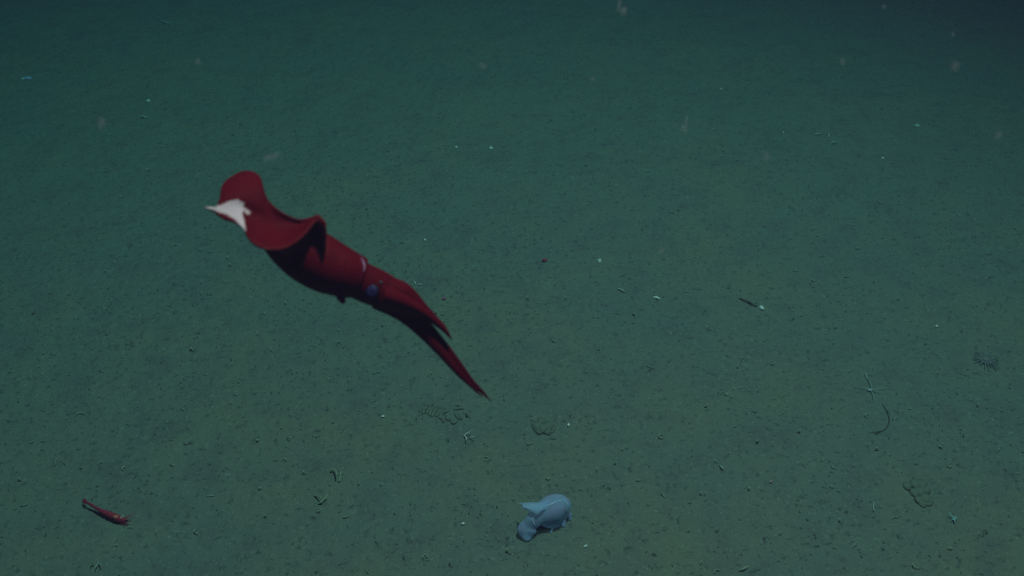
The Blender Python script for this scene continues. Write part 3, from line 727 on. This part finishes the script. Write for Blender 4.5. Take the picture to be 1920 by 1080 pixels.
grit('tube_shadow_grit', 8000, 'dark', 'countless tiny dark strips standing in for tube shadows over the sea floor', .005, .022, .0010, 4, 5, 1.8, AREA)  # dark strips added to imitate the small shadows of tubes
grit('tube_grit', 3200, 'tube', 'countless tiny broken worm tubes strewn over the sea floor', .006, .024, .0011, 4, 6, 2.2, AREA)
grit('pale_grit', 1100, 'shell', 'countless tiny white grains strewn over the sea floor', .0016, .0050, .0007, 4, 4, .5, AREA)

# ------------------------------------------------------------------ marine snow drifting in the water
def flake(px, py, depth, parts, label):
    c = wp(px, py, depth); s = depth / F; g = Geo()
    for k, (dx, dy, a, b) in enumerate(parts):
        g.add(*ball(wp(px + dx, py + dy, depth + .004 * math.sin(k * 2.1)), (a * s, b * s, min(a, b) * s * .7), 10, 7, .25, EY, k + int(px)))
    tag(g.build('marine_snow_flake', M['snow'], None, tuple(c)), label, 'marine snow', 'marine snow drifting in the water')
flake(1165, 16, 1.5, [(-3, -9, 4, 6), (-5, 0, 6, 6), (3, 6, 7, 6), (6, 2, 4, 5)], 'blurred pinkish flake drifting at the top edge right of centre')
flake(1285, 236, 1.7, [(3, -12, 3, 6), (1, -3, 4, 6), (-4, 5, 6, 5), (-1, 9, 5, 4)], 'blurred hook-shaped flake drifting right of the top centre')
flake(508, 294, 1.35, [(-8, 3, 7, 5), (2, 0, 9, 5), (12, -5, 6, 4)], 'blurred pinkish streak drifting above the squid fin')
flake(905, 123, 1.6, [(-3, -1, 5, 4), (3, 2, 5, 4)], 'faint flake drifting near the top centre')
flake(1112, 148, 1.6, [(0, 0, 5, 4)], 'faint round flake drifting left of the top edge flake, lower')
flake(1580, 116, 1.6, [(0, -2, 4, 4), (1, 3, 4, 3)], 'faint flake drifting at upper right above the pale arcs')
flake(1791, 124, 1.2, [(0, 0, 7, 8)], 'soft round blurred flake near the upper right corner')
flake(1657, 13, 1.7, [(0, 0, 4, 3)], 'small flake drifting at the top right edge')
flake(1787, 65, 1.7, [(0, 0, 3, 4)], 'small flake drifting above the soft round flake')
flake(1872, 254, 1.4, [(0, 0, 7, 6)], 'dim flake drifting at the right edge, upper part')
flake(1437, 295, 1.3, [(0, 0, 7, 7)], 'dim round flake drifting left of the two pale arcs')
flake(190, 231, 1.2, [(0, 0, 8, 10)], 'dim brownish flake drifting at upper left')
flake(371, 114, 1.5, [(0, 0, 5, 5), (2, 4, 4, 3)], 'faint grey flake drifting at upper left near the top')
flake(1241, 470, 1.3, [(0, 0, 6, 5)], 'dim flake drifting above the white sliver shell')

# ------------------------------------------------------------------ the sea water itself
hz = Geo()
b0, b1 = np.array([-62., -62., -1.2]), np.array([62., 62., 4.9])
hv = [[(b0, b1)[i >> 2 & 1][0], (b0, b1)[i >> 1 & 1][1], (b0, b1)[i & 1][2]] for i in range(8)]
hz.add(hv, [[0, 1, 3, 2], [4, 6, 7, 5], [0, 4, 5, 1], [2, 3, 7, 6], [0, 2, 6, 4], [1, 5, 7, 3]])
wm = bpy.data.materials.new('sea_water'); wm.use_nodes = True
nt = wm.node_tree; nt.nodes.remove(nt.nodes['Principled BSDF'])
pv = nt.nodes.new('ShaderNodeVolumePrincipled')
pv.inputs['Color'].default_value = (0.050, 0.054, 0.120, 1)
pv.inputs['Density'].default_value = 0.355
pv.inputs['Anisotropy'].default_value = 0.3
pv.inputs['Absorption Color'].default_value = (0.0, 0.71, 0.70, 1)
nt.links.new(pv.outputs[0], nt.nodes['Material Output'].inputs['Volume'])
haze = hz.build('haze', wm, None, (0, 0, 0), smooth=False)
haze['kind'] = 'stuff'; haze['label'] = 'dark blue-green sea water filling the whole scene'; haze['category'] = 'water'
